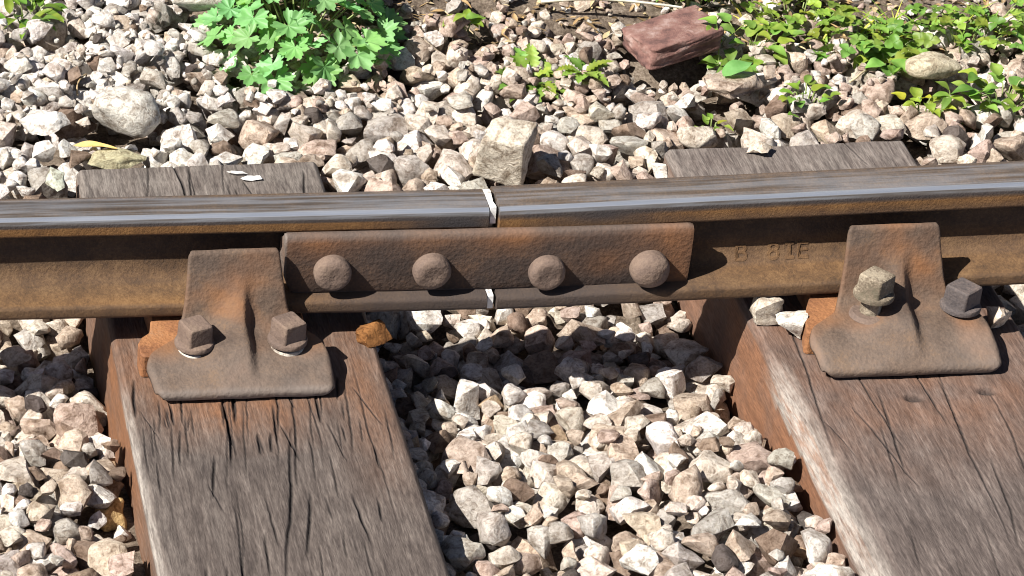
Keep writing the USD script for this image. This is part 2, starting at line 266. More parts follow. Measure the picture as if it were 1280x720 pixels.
# ------------------------------------------------------------------ sleepers
SL = [(-0.430, -0.131), (0.301, 0.600)]
Y_BACK, Y_FRONT = 0.334, -1.45
def make_sleeper(idx, name, label, mat):
    x0, x1 = SL[idx]; rg = np.random.default_rng(40 + idx)
    NX = 300; xs = np.linspace(0, 1, NX)
    ys = np.concatenate([np.linspace(Y_BACK, -0.62, 320), np.linspace(-0.66, Y_FRONT, 12)])
    Xg, Yg = np.meshgrid(x0 + (x1 - x0) * xs, ys)
    d = np.zeros_like(Xg); dirt = np.zeros_like(Xg)
    P = np.stack([Xg, Yg, 0 * Xg], -1)
    d += 0.0045 * N(P * [9, 1.2, 1], 1.0, 3, 20 + idx) + 0.0012 * N(P * [120, 5, 1], 1.0, 3, 25 + idx)
    ncr = (110, 24)[idx]
    for k in range(ncr):
        cy = rg.uniform(-0.62, -0.14) if k % 6 else rg.uniform(0.1, 0.34); cx = rg.uniform(x0 + 0.012, x1 - 0.01)
        ln = rg.gamma(2.0, 0.016) + 0.016 if idx == 0 else rg.gamma(2.0, 0.03) + 0.02
        w = (0.0006 + 0.0008 * rg.random() ** 2) * (1.0 if idx == 0 else 0.9); sl = rg.normal(0.085, 0.06)
        if k % 11 == 0: sl = rg.uniform(-0.28, -0.12); w *= 0.8; ln *= 0.7
        ph, am = rg.uniform(0, 6.3), rg.uniform(0.0, 0.0025)
        t = (ys - cy) / ln
        if idx == 0 and k % 4 == 1: cy = rg.uniform(-0.26, -0.185); t = (ys - cy) / (ln * 0.8)
        rw = np.nonzero(np.abs(t) < 1)[0]
        if not len(rw): continue
        xc = cx + sl * (ys[rw] - cy) + am * np.sin(ph + (ys[rw] - cy) * 32) + 0.0016 * (meshkit.fbm(np.stack([ys[rw] * 60, 0 * rw + k, 0 * rw], -1), 2, k) - 0.5)
        prof = np.clip(1.6 - np.abs(Xg[rw] - xc[:, None]) / w, 0, 1) * np.sqrt(np.clip(1 - t[rw] ** 2, 0, 1))[:, None]
        dirt[rw] = np.maximum(dirt[rw], prof); d[rw] -= prof * w * 2.2
    if idx == 1:
        for (hx, hy) in ((0.438, -0.212), (0.520, -0.206)):           # two old spike holes
            h = np.exp(-(((Xg - hx) / 0.010) ** 2 + ((Yg - hy) / 0.006) ** 2) ** 2); d -= 0.006 * h; dirt = np.maximum(dirt, 0.8 * h)
        bow = -0.0045 * np.exp(-((Xg - 0.44) / 0.08) ** 2) * sstep(-0.2, -0.5, Yg); d += bow
    ch = 0.006 + (0.004 * sstep(-0.1, -0.3, ys) if idx == 0 else 0.020 * sstep(-0.08, -0.30, ys)) * (1 + 0.5 * np.array([N([0.3 + idx, y, 0.1], 9.0, 2, 9) for y in ys]))
    # edges: chamfer lowers the outermost columns
    eL = np.clip(1 - (Xg - x0) / ch[:, None], 0, 1); eR = np.clip(1 - (x1 - Xg) / 0.006, 0, 1)
    drop = ch[:, None] * 1.15 * eL ** 1.4 + 0.006 * eR ** 1.5
    wob = 0.0035 * N(np.stack([0 * ys, ys, 0 * ys + idx], -1) * [1, 1, 1], 22.0, 3, 31)
    Zg = d - drop
    depth = 0.145
    zz = np.linspace(0, 1, 22)[1:]
    def side(xedge, ztop, sgn):
        pts = []
        for z in zz:
            zc = ztop * (1 - z) - depth * z
            xo = xedge + sgn * (0.0022 * N(np.stack([ys * 2.2, zc * 70, 0 * ys + sgn], -1), 1.0, 3, 50 + idx) * 2 * min(1, z * 6)) + wob * min(1, z * 4)
            pts.append(np.stack([xo, ys, zc], -1))
        return np.stack(pts, 1)
    right = side(Xg[:, -1], Zg[:, -1], 1); left = side(Xg[:, 0], Zg[:, 0], -1)[:, ::-1]
    top = np.stack([Xg, Yg, Zg], -1)
    rings = np.concatenate([top, right, left], 1)
    V, F = loft(rings)
    cx = (-0.298, 0.445)[idx]
    r = np.hypot((V[:, 0] - cx) / (1.15 if idx == 0 else 1.5), np.minimum(0, V[:, 1] + 0.10) * (1.0 if idx == 0 else 0.62))
    stain = np.clip(1.15 - (np.maximum(0, r - 0.07) / 0.10), 0, 1) * (V[:, 1] < 0.2)
    stain = np.clip(stain * (0.75 + 1.1 * N(V, 24, 3, 60)), 0, 1) * (0.8 if idx == 0 else 0.5)
    onside = (V[:, 2] < -0.012) & (np.abs(V[:, 0] - x0) < 0.012)
    stain = np.where(onside, np.clip(sstep(-0.62, -0.2, V[:, 1]) * 1.1, 0, 1) * (0.55 + 0.45 * sstep(0.25, -.12, V[:, 1])), stain)
    if idx == 0: stain = np.maximum(stain, 0.5 * np.exp(-((V[:, 0] + 0.165) / 0.035) ** 2) * sstep(-0.42, -0.15, V[:, 1]) * (V[:, 1] < 0.1))
    dl = V[:, 0] - x0
    pale = np.where((dl < 0.035) & (V[:, 2] > (-0.016 if idx == 0 else -0.034)), np.clip(1 - dl / (0.008 if idx == 0 else 0.022), 0, 1) ** 0.8, 0) * sstep(-0.10, -0.22, V[:, 1]) * (1.25 + 1.6 * N(V, 60, 3, 66))
    if idx == 0: pale = pale * 0.75; pale = pale + 0.10 * np.clip(N(V * [14, 2.5, 1], 1.0, 3, 71) * 4, 0, 1) * (V[:, 1] > -9)
    pale = pale + 0.45 * sstep(0.2, 0.3, V[:, 1]) * (0.6 + 0.8 * N(V, 30, 2, 5))
    dd = np.zeros(len(V)); n = rings.shape[1]
    full = np.zeros(rings.shape[:2]); full[:, :NX] = dirt; dd[:full.size] = full.ravel()
    o = obj(name, (V, F), mat, smooth=True, attrs={'wear': np.stack([stain, dd, np.clip(pale, 0, 1)], 1)})
    return tag(o, label, 'railway sleeper')
make_sleeper(0, 'sleeper', 'grey cracked timber sleeper with many lengthwise splits, under the left chair', WOOD1)
make_sleeper(1, 'sleeper', 'smoother brown timber sleeper with broad pale worn edge, under the right chair', WOOD2)

# ------------------------------------------------------------------ rails
ZB = 0.030
def rail_half(hw, up, low):
    """right half of the section, from bottom centre to top centre"""
    top = 0.1182 + up; R = 0.011
    pts = [(0.02, 0), (0.045, 0), (0.0535, 0.0005), (0.0562, 0.0025), (0.057, 0.006), (0.057, 0.0135), (0.0558, 0.0165), (0.052, 0.0185), (0.044, 0.0198), (0.034, 0.0215), (0.026, 0.0238), (0.0205, 0.0268), (0.0155, 0.032),
           (0.0122, 0.039), (0.0100, 0.048), (0.0088, 0.060), (0.0085, 0.072), (0.0090, 0.082), (0.0115, 0.0885), (0.017, 0.0925 - low * 0.5), (hw - 0.004, 0.0955 - low), (hw - 0.0008, 0.0972 - low), (hw, 0.0998 - low), (hw, 0.1035)]
    for a in np.linspace(0, 1, 9):
        t = a * math.pi / 2 * 0.93
        pts.append((hw - R + R * math.cos(t), top - 0.0012 - R + R * math.sin(t)))
    pts += [(hw - R - 0.006, top - 0.0006), (0.007, top - 0.0001)]
    return np.array(pts)
def make_rail(name, label, xs_, hw, up, low, tilt, yaw, y0, z0, sgn):
    h = rail_half(hw, up, low)
    prof = np.concatenate([h, (h * [-1, 1])[::-1]])                       # closed, (y, z)
    xs = xs_
    s = np.abs(xs)
    rings = np.zeros((len(xs), len(prof), 3))
    rings[:, :, 0] = xs[:, None]
    rings[:, :, 1] = prof[None, :, 0] + (y0 + yaw * s)[:, None]
    rings[:, :, 2] = prof[None, :, 1] + (ZB + z0 + tilt * s)[:, None]
    Q = rings.reshape(-1, 3)
    dz = 0.0010 * N(Q * [6, 30, 30], 1.0, 3, 7) + 0.0009 * N(Q, 60, 2, 8)
    low_part = (prof[:, 1] < 0.103).astype(float)
    rings[:, :, 2] += (dz.reshape(len(xs), -1)) * low_part[None]
    rings[:, :, 1] += (0.0014 * N(Q * [8, 20, 40], 1.0, 3, 9)).reshape(len(xs), -1) * low_part[None]
    V, F = loft(rings)
    py, pz = np.tile(prof[:, 0], len(xs)), np.tile(prof[:, 1], len(xs))
    py = np.concatenate([py, prof[:, 0], prof[:, 0]]); pz = np.concatenate([pz, prof[:, 1], prof[:, 1]])
    x = V[:, 0]; top = 0.1182 + up; n = N(np.stack([x * 3, py * 60, pz * 60], -1), 1.0, 3, 12)
    onhead = pz > top - 0.006
    pol = np.zeros(len(V))
    pol = np.where(onhead, 0.52 + 0.6 * n, 0)
    if sgn > 0: pol = pol * 0.72
    pol = np.where(onhead & (py > hw * 0.55), 0.12 + 0.2 * n, pol)
    pol = np.where(onhead & (py < -(hw - 0.0072)) & (pz > top - 0.0062), 1.0, pol)
    pol = np.where((pz > top - 0.0085) & (pz <= top - 0.006) & (py < 0), 0.5, pol)
    head_side = (py < -hw * 0.9) & (pz > 0.095 - low) & (pz < top - 0.006)
    dark = np.where(head_side & (pz > 0.1055), 0.85, 0.0)
    nearj = np.exp(-((x - (0.12 if sgn > 0 else -0.04)) / (0.065 if sgn > 0 else 0.07)) ** 2)
    dark = np.where(head_side, np.maximum(dark, np.clip(nearj * (1.1 + 0.8 * n), 0, 1)), dark)
    flange = (pz < 0.03) & (py < 0)
    dark = np.where(flange, np.maximum(dark, np.clip(np.exp(-(x / 0.22) ** 4) * 0.8, 0, 1)), dark)
    dark = np.where((pz > 0.0245) & (pz < 0.055) & (py < 0), np.maximum(dark, 0.22 + 0.5 * n), dark); dark = np.where((pz < 0.017) & (py < 0), np.maximum(dark, 0.22 + 0.4 * n), dark)
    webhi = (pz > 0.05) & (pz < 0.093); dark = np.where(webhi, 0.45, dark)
    orange = np.where(head_side & (pz < 0.1055), 0.9, 0.0)
    if sgn > 0: orange = np.where(head_side & (x < 0.035), 1.0, orange); dark = np.where(head_side & (x < 0.035) & (pz < 0.1055), 0.1, dark)
    orange = np.where((pz < 0.05) & (py < 0), np.maximum(orange, 0.35 + (1.0 if sgn < 0 else 0.6) * n), orange)
    r = thing(name, label, 'rail')
    obj('rail_body', (V, F), RAILM, r, smooth=True, attrs={'wear': np.clip(np.stack([pol, dark, orange], 1), 0, 1)})
    return r
xl = np.concatenate([[-2.6, -2.0, -1.4, -1.0], np.arange(-0.8, -0.0081, 0.008), [-0.0062]])
xr = np.concatenate([[0.0055], np.arange(0.012, 0.95, 0.008), [1.1, 1.6, 2.2, 2.8]])
rail_l = make_rail('rail', 'rusty rail with shiny top edge running left from the joint gap', xl, 0.0265, 0.0, 0.0045, 0.0150, 0.0, 0.0, 0.0, -1)
rail_r = make_rail('rail', 'rusty rail with raised cast characters running right from the joint gap', xr, 0.0290, 0.0025, 0.0078, 0.0155, 0.0, -0.0005, -0.0005, 1)
# raised rolled characters low on the web of the right rail
for ch, x in (('B', 0.281), ('8', 0.318), ('I', 0.339), ('E', 0.352)):
    t = meshkit.text_mesh(ch, 0.019, 0.0014, bold=True); v = np.array(t.vertices)
    zrel = 0.0285 + v[:, 1] * 0.86
    h = rail_half(0.029, 0.0025, 0.0078); hh = h[11:17]
    yoff = np.interp(zrel, hh[:, 1], hh[:, 0])
    V = np.stack([x + v[:, 0], -0.0005 - yoff - (v[:, 2] - 0.0006), zrel + ZB - 0.0005 + 0.0155 * (x + v[:, 0])], 1)
    V, F = orient(V, np.array(t.faces))
    obj('raised_character', (V, F), RAILM, rail_r, attrs={'wear': (0.0, 0.15, 0.5)})

# white sliver standing in the joint gap
h = rail_half(0.0262, 0.0, 0.0); pr = np.concatenate([h, (h * [-1, 1])[::-1]])
rg = np.random.default_rng(5)
pr2 = pr.copy(); pr2[:, 0] *= 0.97; pr2[:, 0] = np.maximum(pr2[:, 0], -0.0215 - 0.03 * (pr2[:, 1] < 0.03)); pr2[:, 1] = pr2[:, 1] + np.where(pr2[:, 1] > 0.11, 0.0022 * np.sin(pr2[:, 0] * 190) + 0.001, 0)
rr = [np.stack([np.full(len(pr2), x) + 0.0012 * np.sin(pr2[:, 0] * 70 + pr2[:, 1] * 40), pr2[:, 0], pr2[:, 1] + ZB], 1) for x in np.linspace(-0.0045, 0.0020, 3)]
tag(obj('joint_shim', loft(rr), WHITE), 'white sliver filling the narrow gap between the two rail ends', 'shim')

# ------------------------------------------------------------------ fishplate
fp = thing('fishplate', 'rusty flat fishplate joining the two rails with four round bolt heads', 'fishplate')
prof = np.array([(-0.0375, 0.0485), (-0.0415, 0.0495), (-0.0432, 0.0525), (-0.0440, 0.060), (-0.0448, 0.075), (-0.0450, 0.090), (-0.0446, 0.105), (-0.0438, 0.117), (-0.0420, 0.1235), (-0.0385, 0.1262), (-0.0330, 0.1262), (-0.0310, 0.1225),
                 (-0.0225, 0.1150), (-0.0125, 0.108), (-0.0115, 0.085), (-0.0125, 0.066), (-0.020, 0.0585), (-0.0300, 0.0540)])
xs = np.concatenate([[-0.2380, -0.2372, -0.235, -0.231], np.linspace(-0.226, 0.2175, 90), [0.2205, 0.2225, 0.2232]])
rings = np.zeros((len(xs), len(prof), 3))
c = prof.mean(0)
for k, x in enumerate(xs):
    e = min(x - xs[0], xs[-1] - x); sh = 1 - 0.035 * (1 - sstep(0, 0.004, e))
    p = c + (prof - c) * sh
    rings[k, :, 0] = x + 0.010 * (1 - sstep(-0.238, -0.21, x)) * sstep(0.075, 0.048, p[:, 1]); rings[k, :, 1] = p[:, 0]; rings[k, :, 2] = p[:, 1] + (0.0008 - 0.0155 * x if x < 0.08 else 0.0008 - 0.0155 * 0.08 - 0.004 * (x - 0.08))
Q = rings.reshape(-1, 3); rings[:, :, 1] += (0.0016 * N(Q * [20, 5, 30], 1.0, 3, 3)).reshape(rings.shape[:2])
V, F = loft(rings)
n = N(V, 26, 3, 4)
orange = np.clip(-0.02 + 0.5 * n + 0.5 * np.exp(-((V[:, 0] - 0.21) / 0.03) ** 2) + 0.7 * np.exp(-((V[:, 2] - 0.118) / 0.012) ** 2) * (0.3 + 0.8 * np.exp(-((V[:, 0] - 0.02) / 0.03) ** 2) + 0.8 * np.exp(-((V[:, 0] + 0.2) / 0.05) ** 2)) + 0.55 * np.exp(-((V[:, 0] - 0.125) / 0.03) ** 2 - ((V[:, 2] - 0.085) / 0.02) ** 2), 0, 1)
dark = np.clip(0.12 + 1.0 * N(V * [8, 8, 14], 1, 3, 6) , 0, 0.5) * (1 - orange)
pale = 0.55 * ((V[:, 0] < -0.2365)) + 0.25 * sstep(0.121, 0.125, V[:, 2])
obj('plate', (V, F), FISH, fp, smooth=True, attrs={'wear': np.stack([orange, dark, pale], 1)})
def dome_bolt(cx, cz, R, flat, seed):
    r_ = [(0.0, 0.0)]
    rr_ = np.linspace(0, 1, 14)
    pr_ = [(R * 0.98, -0.006), (R, 0.001), (R * 0.995, 0.008)]
    for t in np.linspace(0, 1, 10)[1:]:
        a = t * math.pi / 2; pr_.append((R * math.cos(a) ** (0.42 if flat else 0.85), 0.008 + (0.0085 if flat else 0.015) * math.sin(a)))
    pr_[-1] = (0.0, pr_[-1][1])
    v, f = revolve([(0.0, -0.006)] + pr_, 44)
    v = v + 0.0013 * (N(v + seed, 60, 2, seed)[:, None]) * [1, 1, 1.4]
    if flat:
        dent = np.exp(-((v[:, 0] - 0.002) ** 2 + (v[:, 1] + 0.003) ** 2) / 0.00007) * (v[:, 2] > 0.01); v[:, 2] -= dent * 0.0022 + (v[:, 2] > 0.012) * (0.05 * v[:, 0] * math.cos(seed * 2.1) + 0.05 * v[:, 1] * math.sin(seed * 2.1))
    # axis z -> -y
    V = np.stack([cx + v[:, 0], -0.0445 - v[:, 2], cz + v[:, 1]], 1)
    return orient(V, f)
for k, (bx, bz, R, fl) in enumerate(((-0.1835, 0.0850, 0.0212, True), (-0.0710, 0.0825, 0.0212, True), (0.0600, 0.0750, 0.0205, True), (0.1765, 0.0755, 0.0218, False))):
    obj('bolt_head', dome_bolt(bx, bz, R, fl, 70 + k), BOLTM, fp, smooth=True)

# ------------------------------------------------------------------ rail chairs (clip, sole plate, screws)
def make_chair(name, label, cx, idx):
    ch = thing(name, label, 'rail chair', (cx, 0, 0))
    rg = np.random.default_rng(90 + idx)
    # sole plate: runs under the rail foot, shows orange left of the clip
    outline = np.array([(-0.090, 0.125), (-0.090, 0.020), (-0.0875, -0.040), (-0.0905, -0.066), (-0.094, -0.078), (-0.1045, -0.088), (-0.1085, -0.097), (-0.108, -0.119), (-0.105, -0.122), (0.085, -0.122), (0.085, 0.125)])
    if idx: outline = np.array([(-0.0765, 0.125), (-0.0765, 0.02), (-0.0765, -0.045), (-0.088, -0.070), (-0.0942, -0.0872), (-0.1015, -0.1175), (-0.1004, -0.1225), (0.085, -0.1225), (0.085, 0.125)])
    from shapely.geometry import Polygon
    poly = Polygon(outline).buffer(-0.004).buffer(0.004, quad_segs=3).segmentize(0.012)
    hi = 0.0300
    rings = []
    for z, g in ((0.001, 0), (hi - 0.002, 0), (hi, -0.002)):
        q_ = np.array(poly.exterior.coords)[:-1]
        cc = q_.mean(0); q2 = q_ + (q_ - cc) / np.linalg.norm(q_ - cc, axis=1, keepdims=True) * g
        zz_ = np.full(len(q2), z)
        if z > 0.01: pass
        rings.append(np.column_stack([q2, zz_]))
    V, F = loft(np.stack(rings))
    obj('sole_plate', (V, F), PLATE, ch, smooth=False)
    # clip: a lofted strip (u across, v along) with rib, top side and under side
    # (y, z, half width left, half width right)
    prof = np.array([(-0.1735, 0.0030, -0.086, 0.090), (-0.1765, 0.0060, -0.092, 0.0985), (-0.1775, 0.0110, -0.094, 0.101), (-0.1750, 0.0155, -0.096, 0.1025), (-0.1690, 0.0185, -0.098, 0.1035), (-0.155, 0.0225, -0.100, 0.104),
                     (-0.140, 0.0275, -0.1035, 0.1035), (-0.122, 0.0320, -0.098, 0.101), (-0.106, 0.0350, -0.080, 0.096), (-0.094, 0.0380, -0.064, 0.084), (-0.086, 0.0440, -0.060, 0.070), (-0.080, 0.0530, -0.0570, 0.0645), (-0.0745, 0.066, -0.0545, 0.0610),
                     (-0.0685, 0.082, -0.0525, 0.0585), (-0.0625, 0.099, -0.0510, 0.0560), (-0.0575, 0.114, -0.0500, 0.0540), (-0.0560, 0.1190, -0.0492, 0.0532), (-0.0535, 0.1215, -0.0480, 0.0520), (-0.0500, 0.1217, -0.0475, 0.0515)])
    if idx: prof = prof * [1, 1, 1.0, 1.0]; prof[:, 1] = prof[:, 1] + np.where(prof[:, 0] > -0.16, 0.003, 0.0); prof[:, 0] -= 0.0005
    dd_ = np.concatenate([[0], np.cumsum(np.hypot(np.diff(prof[:, 0]), np.diff(prof[:, 1])))]); s_ = np.linspace(0, dd_[-1], 74)
    from scipy.interpolate import PchipInterpolator
    pf = np.stack([PchipInterpolator(dd_, prof[:, k])(s_) for k in range(4)], 1)
    nu = 96; e = np.linspace(-1, 1, nu); e = np.sign(e) * (1 - (1 - np.abs(e)) ** 1.35)
    t = np.gradient(pf[:, :2], axis=0); t /= np.linalg.norm(t, axis=1, keepdims=True)
    nrm = np.stack([-t[:, 1], t[:, 0]], 1)                              # outward (up / forward)
    mid, hw_ = (pf[:, 2] + pf[:, 3]) / 2, (pf[:, 3] - pf[:, 2]) / 2
    Xg = mid[:, None] + hw_[:, None] * e[None]
    Yg = np.repeat(pf[:, :1], nu, 1); Zg = np.repeat(pf[:, 1:2], nu, 1)
    edge = np.minimum(Xg - pf[:, 2:3], pf[:, 3:4] - Xg)
    er = 0.0035 + 0.005 * sstep(-0.12, -0.15, Yg)
    rnd = -er * (1 - np.sqrt(np.clip(1 - (1 - np.clip(edge / er, 0, 1)) ** 2, 0, 1)))
    lv = sstep(0.020, 0.075, s_) * sstep(s_[-1] - 0.028, s_[-1] - 0.085, s_)
    xr_ = 0.010
    wl = 0.016 + 0.030 * sstep(s_[-1] * 0.75, s_[-1] * 0.3, s_)[:, None]
    rib = np.where(Xg < xr_, np.exp(-((Xg - xr_) / wl) ** 2), np.exp(-((Xg - xr_) / 0.0075) ** 2))
    disp = rnd + 0.0150 * lv[:, None] * rib
    disp = disp + 0.0022 * N(np.stack([Xg, Yg + idx, Zg], -1), 30, 2, 91 + idx) + 0.0004 * N(np.stack([Xg, Yg + idx, Zg], -1), 120, 2, 95)
    if idx == 0:                                                        # rim along the foot front
        disp += 0.0
    Yo = Yg + nrm[:, 0:1] * disp; Zo = Zg + nrm[:, 1:2] * disp
    top = np.stack([Xg, Yo, Zo], -1)
    th = 0.011
    und = np.stack([mid[:, None] + hw_[:, None] * 0.985 * e[None], Yg - nrm[:, 0:1] * th, np.maximum(Zg - nrm[:, 1:2] * th, 0.0015)], -1)
    rings = np.concatenate([top, und[:, ::-1][:, ::6]], 1)
    V, F = loft(rings)
    x, y, z = V.T
    n = N(V + idx * 3, 26, 3, 97)
    orange = np.clip(sstep(-0.045, -0.085, x) * sstep(-0.15, -0.09, y) * 0.9 + 0.45 * np.exp(-((x - 0.015) / 0.035) ** 2 - ((z - 0.09) / 0.03) ** 2) + 1.5 * n + 0.10, 0, 1) * sstep(-0.178, -0.16, y)
    pale = np.clip(0.02 + 0.45 * sstep(-0.11, -0.15, y) * (0.6 + 1.5 * n) + (0.35 * np.exp(-((y + 0.1765) / 0.003) ** 2) if idx == 0 else 0), 0, 0.8)
    dark = np.clip(-1.2 * N(V, 18, 2, 99) - 0.05, 0, 0.5)
    obj('clip', (V, F), CASTING, ch, smooth=True, attrs={'wear': np.stack([orange, dark, pale], 1)})
    # square headed screws on round collars
    for k, (bx, by) in enumerate((((-0.0475, -0.1130), (0.0570, -0.1130)), ((-0.0285, -0.1040), (0.0755, -0.0970)))[idx]):
        z0 = 0.0305 + (0.003 if idx else 0)
        lift = 0.026 if (idx == 1 and k == 0) else 0.0015
        mat = BOLTY if (idx == 1 and k == 0) else (BOLTG if idx == 1 else BOLTM)
        b = thing('screw_bolt', 'lifted yellowed screw standing proud of the clip' if lift > 0.01 else None, None, (bx, by, z0), rotz=(22, 26, 38, 36)[idx * 2 + k], parent=ch)
        def ring(r0, r1, z_, h_, n_=40):
            return revolve([(0.0, z_), (r0, z_), (r0 + 0.0005, z_ + h_ * 0.3), (r1, z_ + h_ * 0.9), (r1 - 0.001, z_ + h_), (0.0, z_ + h_)], n_)
        if not (idx == 1 and k == 1):
            v, f = ring(0.0205, 0.0200, -0.004, 0.0068); obj('spring_washer', (v, f), WASH if idx == 0 else BOLTY, b, smooth=30)
        if lift > 0.01:
            v, f = ring(0.0110, 0.0110, 0.003, lift - 0.002); obj('shank', (v, f), BOLTY, b, smooth=30)
            v, f = ring(0.0225, 0.0200, 0.004, 0.0065); obj('collar', (v + [0.0, 0, 0], f), BOLTM, b, smooth=30)
        zc = 0.004 + lift
        tilt = lambda v_: v_ @ trimesh.transformations.rotation_matrix(0.02, [1, 0.4, 0])[:3, :3].T
        v, f = revolve([(0.0, zc), (0.0195, zc), (0.0222, zc + 0.0015), (0.0225, zc + 0.0045), (0.0215, zc + 0.0068), (0.0180, zc + 0.0085), (0.0, zc + 0.0088)], 40)
        obj('collar', (tilt(v), f), mat, b, smooth=35)
        a_ = 0.0150; hh = 0.0225
        sq = []
        for zz_, sc in ((0, 1.02), (0.25, 1.0), (0.88, 0.985), (0.96, 0.94), (1.0, 0.84)):
            p_ = []
            for (sx_, sy_) in ((1, 1), (-1, 1), (-1, -1), (1, -1)):
                for aa in np.linspace(0, math.pi / 2, 4):
                    base_ = math.atan2(sy_, sx_) - math.pi / 4
                    p_.append((sx_ * (a_ - 0.003) + 0.003 * math.cos(base_ + aa), sy_ * (a_ - 0.003) + 0.003 * math.sin(base_ + aa)))
            p_ = np.array(p_) * sc
            sq.append(np.column_stack([p_, np.full(len(p_), zc + 0.0075 + hh * zz_)]))
        v, f = loft(np.stack(sq)); v = v + 0.0006 * N(v + bx, 140, 2, 33)[:, None]
        obj('screw_head', (tilt(v), f), mat, b, smooth=32)
    return ch
make_chair('rail_chair', 'rusty chair on the grey cracked sleeper, both screws seated with bright washers', -0.299, 0)
make_chair('rail_chair', 'rusty chair on the brown sleeper, with one yellowed screw lifted', 0.443, 1)

# ------------------------------------------------------------------ stones
def refine(mesh, length):
    import manifold3d as m3
    t = m3.Manifold(m3.Mesh(np.asarray(mesh.vertices, np.float32), np.asarray(mesh.faces, np.uint32))).refine_to_length(length)
    q_ = t.to_mesh(); t = trimesh.Trimesh(q_.vert_properties[:, :3], q_.tri_verts, process=True); t.merge_vertices(); return t
def make_stone_shape(seed, fine=True, rounded=0.0, pts=None, asp=None, fine_len=0.38):
    rg = np.random.default_rng(seed)
    n = pts or int(rg.integers(10, 19))
    p = rg.normal(size=(n, 3)); p /= np.linalg.norm(p, axis=1, keepdims=True)
    p = np.sign(p) * np.abs(p) ** (0.8 + 0.4 * rg.random())
    p *= rg.uniform(0.78, 1.0, (n, 1))
    p *= np.array(asp if asp is not None else [1.0, rg.uniform(0.72, 1.0), rg.uniform(0.60, 0.92)])
    h = trimesh.convex.convex_hull(p)
    if not fine:
        return np.array(h.vertices), np.array(h.faces)
    t = refine(h, fine_len)
    trimesh.smoothing.filter_laplacian(t, lamb=0.42 if rounded else 0.15, iterations=1 + int(round(rounded * 4)))
    v = np.array(t.vertices)
    nr_ = np.array(t.vertex_normals)
    amp = 0.17 * N(v + seed * 3.1, 2.4, 2, seed % 97) + 0.10 * N(v + seed * 1.7, 5.0, 3, seed % 89)
    v = v + nr_ * (amp * (1.2 - 0.6 * rounded))[:, None]
    v, f, _ = meshkit.arrays((v, np.array(t.faces)), True if rounded else 32)       # crisp broken edges: vertices doubled along them
    return v, f
FINE = [make_stone_shape(100 + k) for k in range(70)]
CHIP = [make_stone_shape(300 + k, fine=False) for k in range(24)]

PAL = {'white': (0.62, 0.595, 0.565), 'cream': (0.53, 0.475, 0.415), 'buff': (0.43, 0.355, 0.29), 'pink': (0.41, 0.325, 0.28), 'grey': (0.37, 0.345, 0.315), 'brown': (0.21, 0.155, 0.12), 'dark': (0.095, 0.08, 0.074), 'tan': (0.38, 0.285, 0.19)}
def pick_tint(rg, x, y):
    if y > 0.26 and x < -0.18 + 0.10 * (rg.random() - 0.5): w = dict(white=8, cream=1.2, grey=2.0, buff=0.7, brown=0.5, dark=0.25)
    elif y > 0.26: w = dict(white=2.6, cream=3.4, buff=2.6, pink=3.2, grey=2.2, brown=0.9, dark=0.25)
    else: w = dict(white=3.0, cream=4.2, buff=2.6, pink=1.6, grey=2.0, brown=1.2, dark=0.45, tan=0.25)
    k = rg.choice(list(w), p=np.array(list(w.values())) / sum(w.values()))
    return np.clip(np.array(PAL[k]) * 0.97 * rg.uniform(0.84, 1.12) * (1 + rg.normal(0, 0.011, 3)), 0.02, 0.82)

GX0, GY0, CELL = -1.0, -0.9, 0.004
NXC, NYC = int(2.7 / CELL), int(2.05 / CELL)
cx_ = GX0 + (np.arange(NXC) + 0.5) * CELL; cy_ = GY0 + (np.arange(NYC) + 0.5) * CELL
CXg, CYg = np.meshgrid(cx_, cy_)                        # [iy, ix]
TG = T(CXg, CYg); SO = soilness(CXg, CYg)
H = TG - 0.056 + 0.051 * SO
TOPID = np.full(H.shape, -1, int)
for (x0, x1) in SL:
    H[(CXg > x0 - 0.001) & (CXg < x1 + 0.001) & (CYg < Y_BACK + 0.002)] = 5.0
PLACED = []
def envelope(v):
    """lower and upper surface of a stone's hull on the cells round its centre"""
    hq = ConvexHull(v).equations
    lo, hi = v.min(0), v.max(0)
    ax = np.arange(math.floor(lo[0] / CELL), math.ceil(hi[0] / CELL) + 1); ay = np.arange(math.floor(lo[1] / CELL), math.ceil(hi[1] / CELL) + 1)
    gx_, gy_ = np.meshgrid(ax * CELL, ay * CELL)
    up = hq[hq[:, 2] > 1e-4]; dn = hq[hq[:, 2] < -1e-4]; sd = hq[np.abs(hq[:, 2]) <= 1e-4]
    zu = (-(up[:, 0, None, None] * gx_ + up[:, 1, None, None] * gy_ + up[:, 3, None, None]) / up[:, 2, None, None]).min(0)
    zl = (-(dn[:, 0, None, None] * gx_ + dn[:, 1, None, None] * gy_ + dn[:, 3, None, None]) / dn[:, 2, None, None]).max(0)
    return ax, ay, zl, zu, zu > zl
def rest(env, x, y):
    ax, ay, zl, zu, ok = env
    ix, iy = ax + int((x - GX0) / CELL), ay + int((y - GY0) / CELL)
    if ix[0] < 0 or iy[0] < 0 or ix[-1] >= NXC or iy[-1] >= NYC: return None
    sub = H[iy[0]:iy[-1] + 1, ix[0]:ix[-1] + 1]
    return float(np.where(ok, sub - zl, -9).max()), (slice(iy[0], iy[-1] + 1), slice(ix[0], ix[-1] + 1))
def settle(env, z, sl, sid):
    ax, ay, zl, zu, ok = env
    sub = H[sl]; new = np.where(ok, zu + z, -9); m_ = new > sub
    sub[m_] = new[m_]; TOPID[sl][m_] = sid

def rotm(rx, ry, rz): return trimesh.transformations.euler_matrix(rx, ry, rz)[:3, :3]
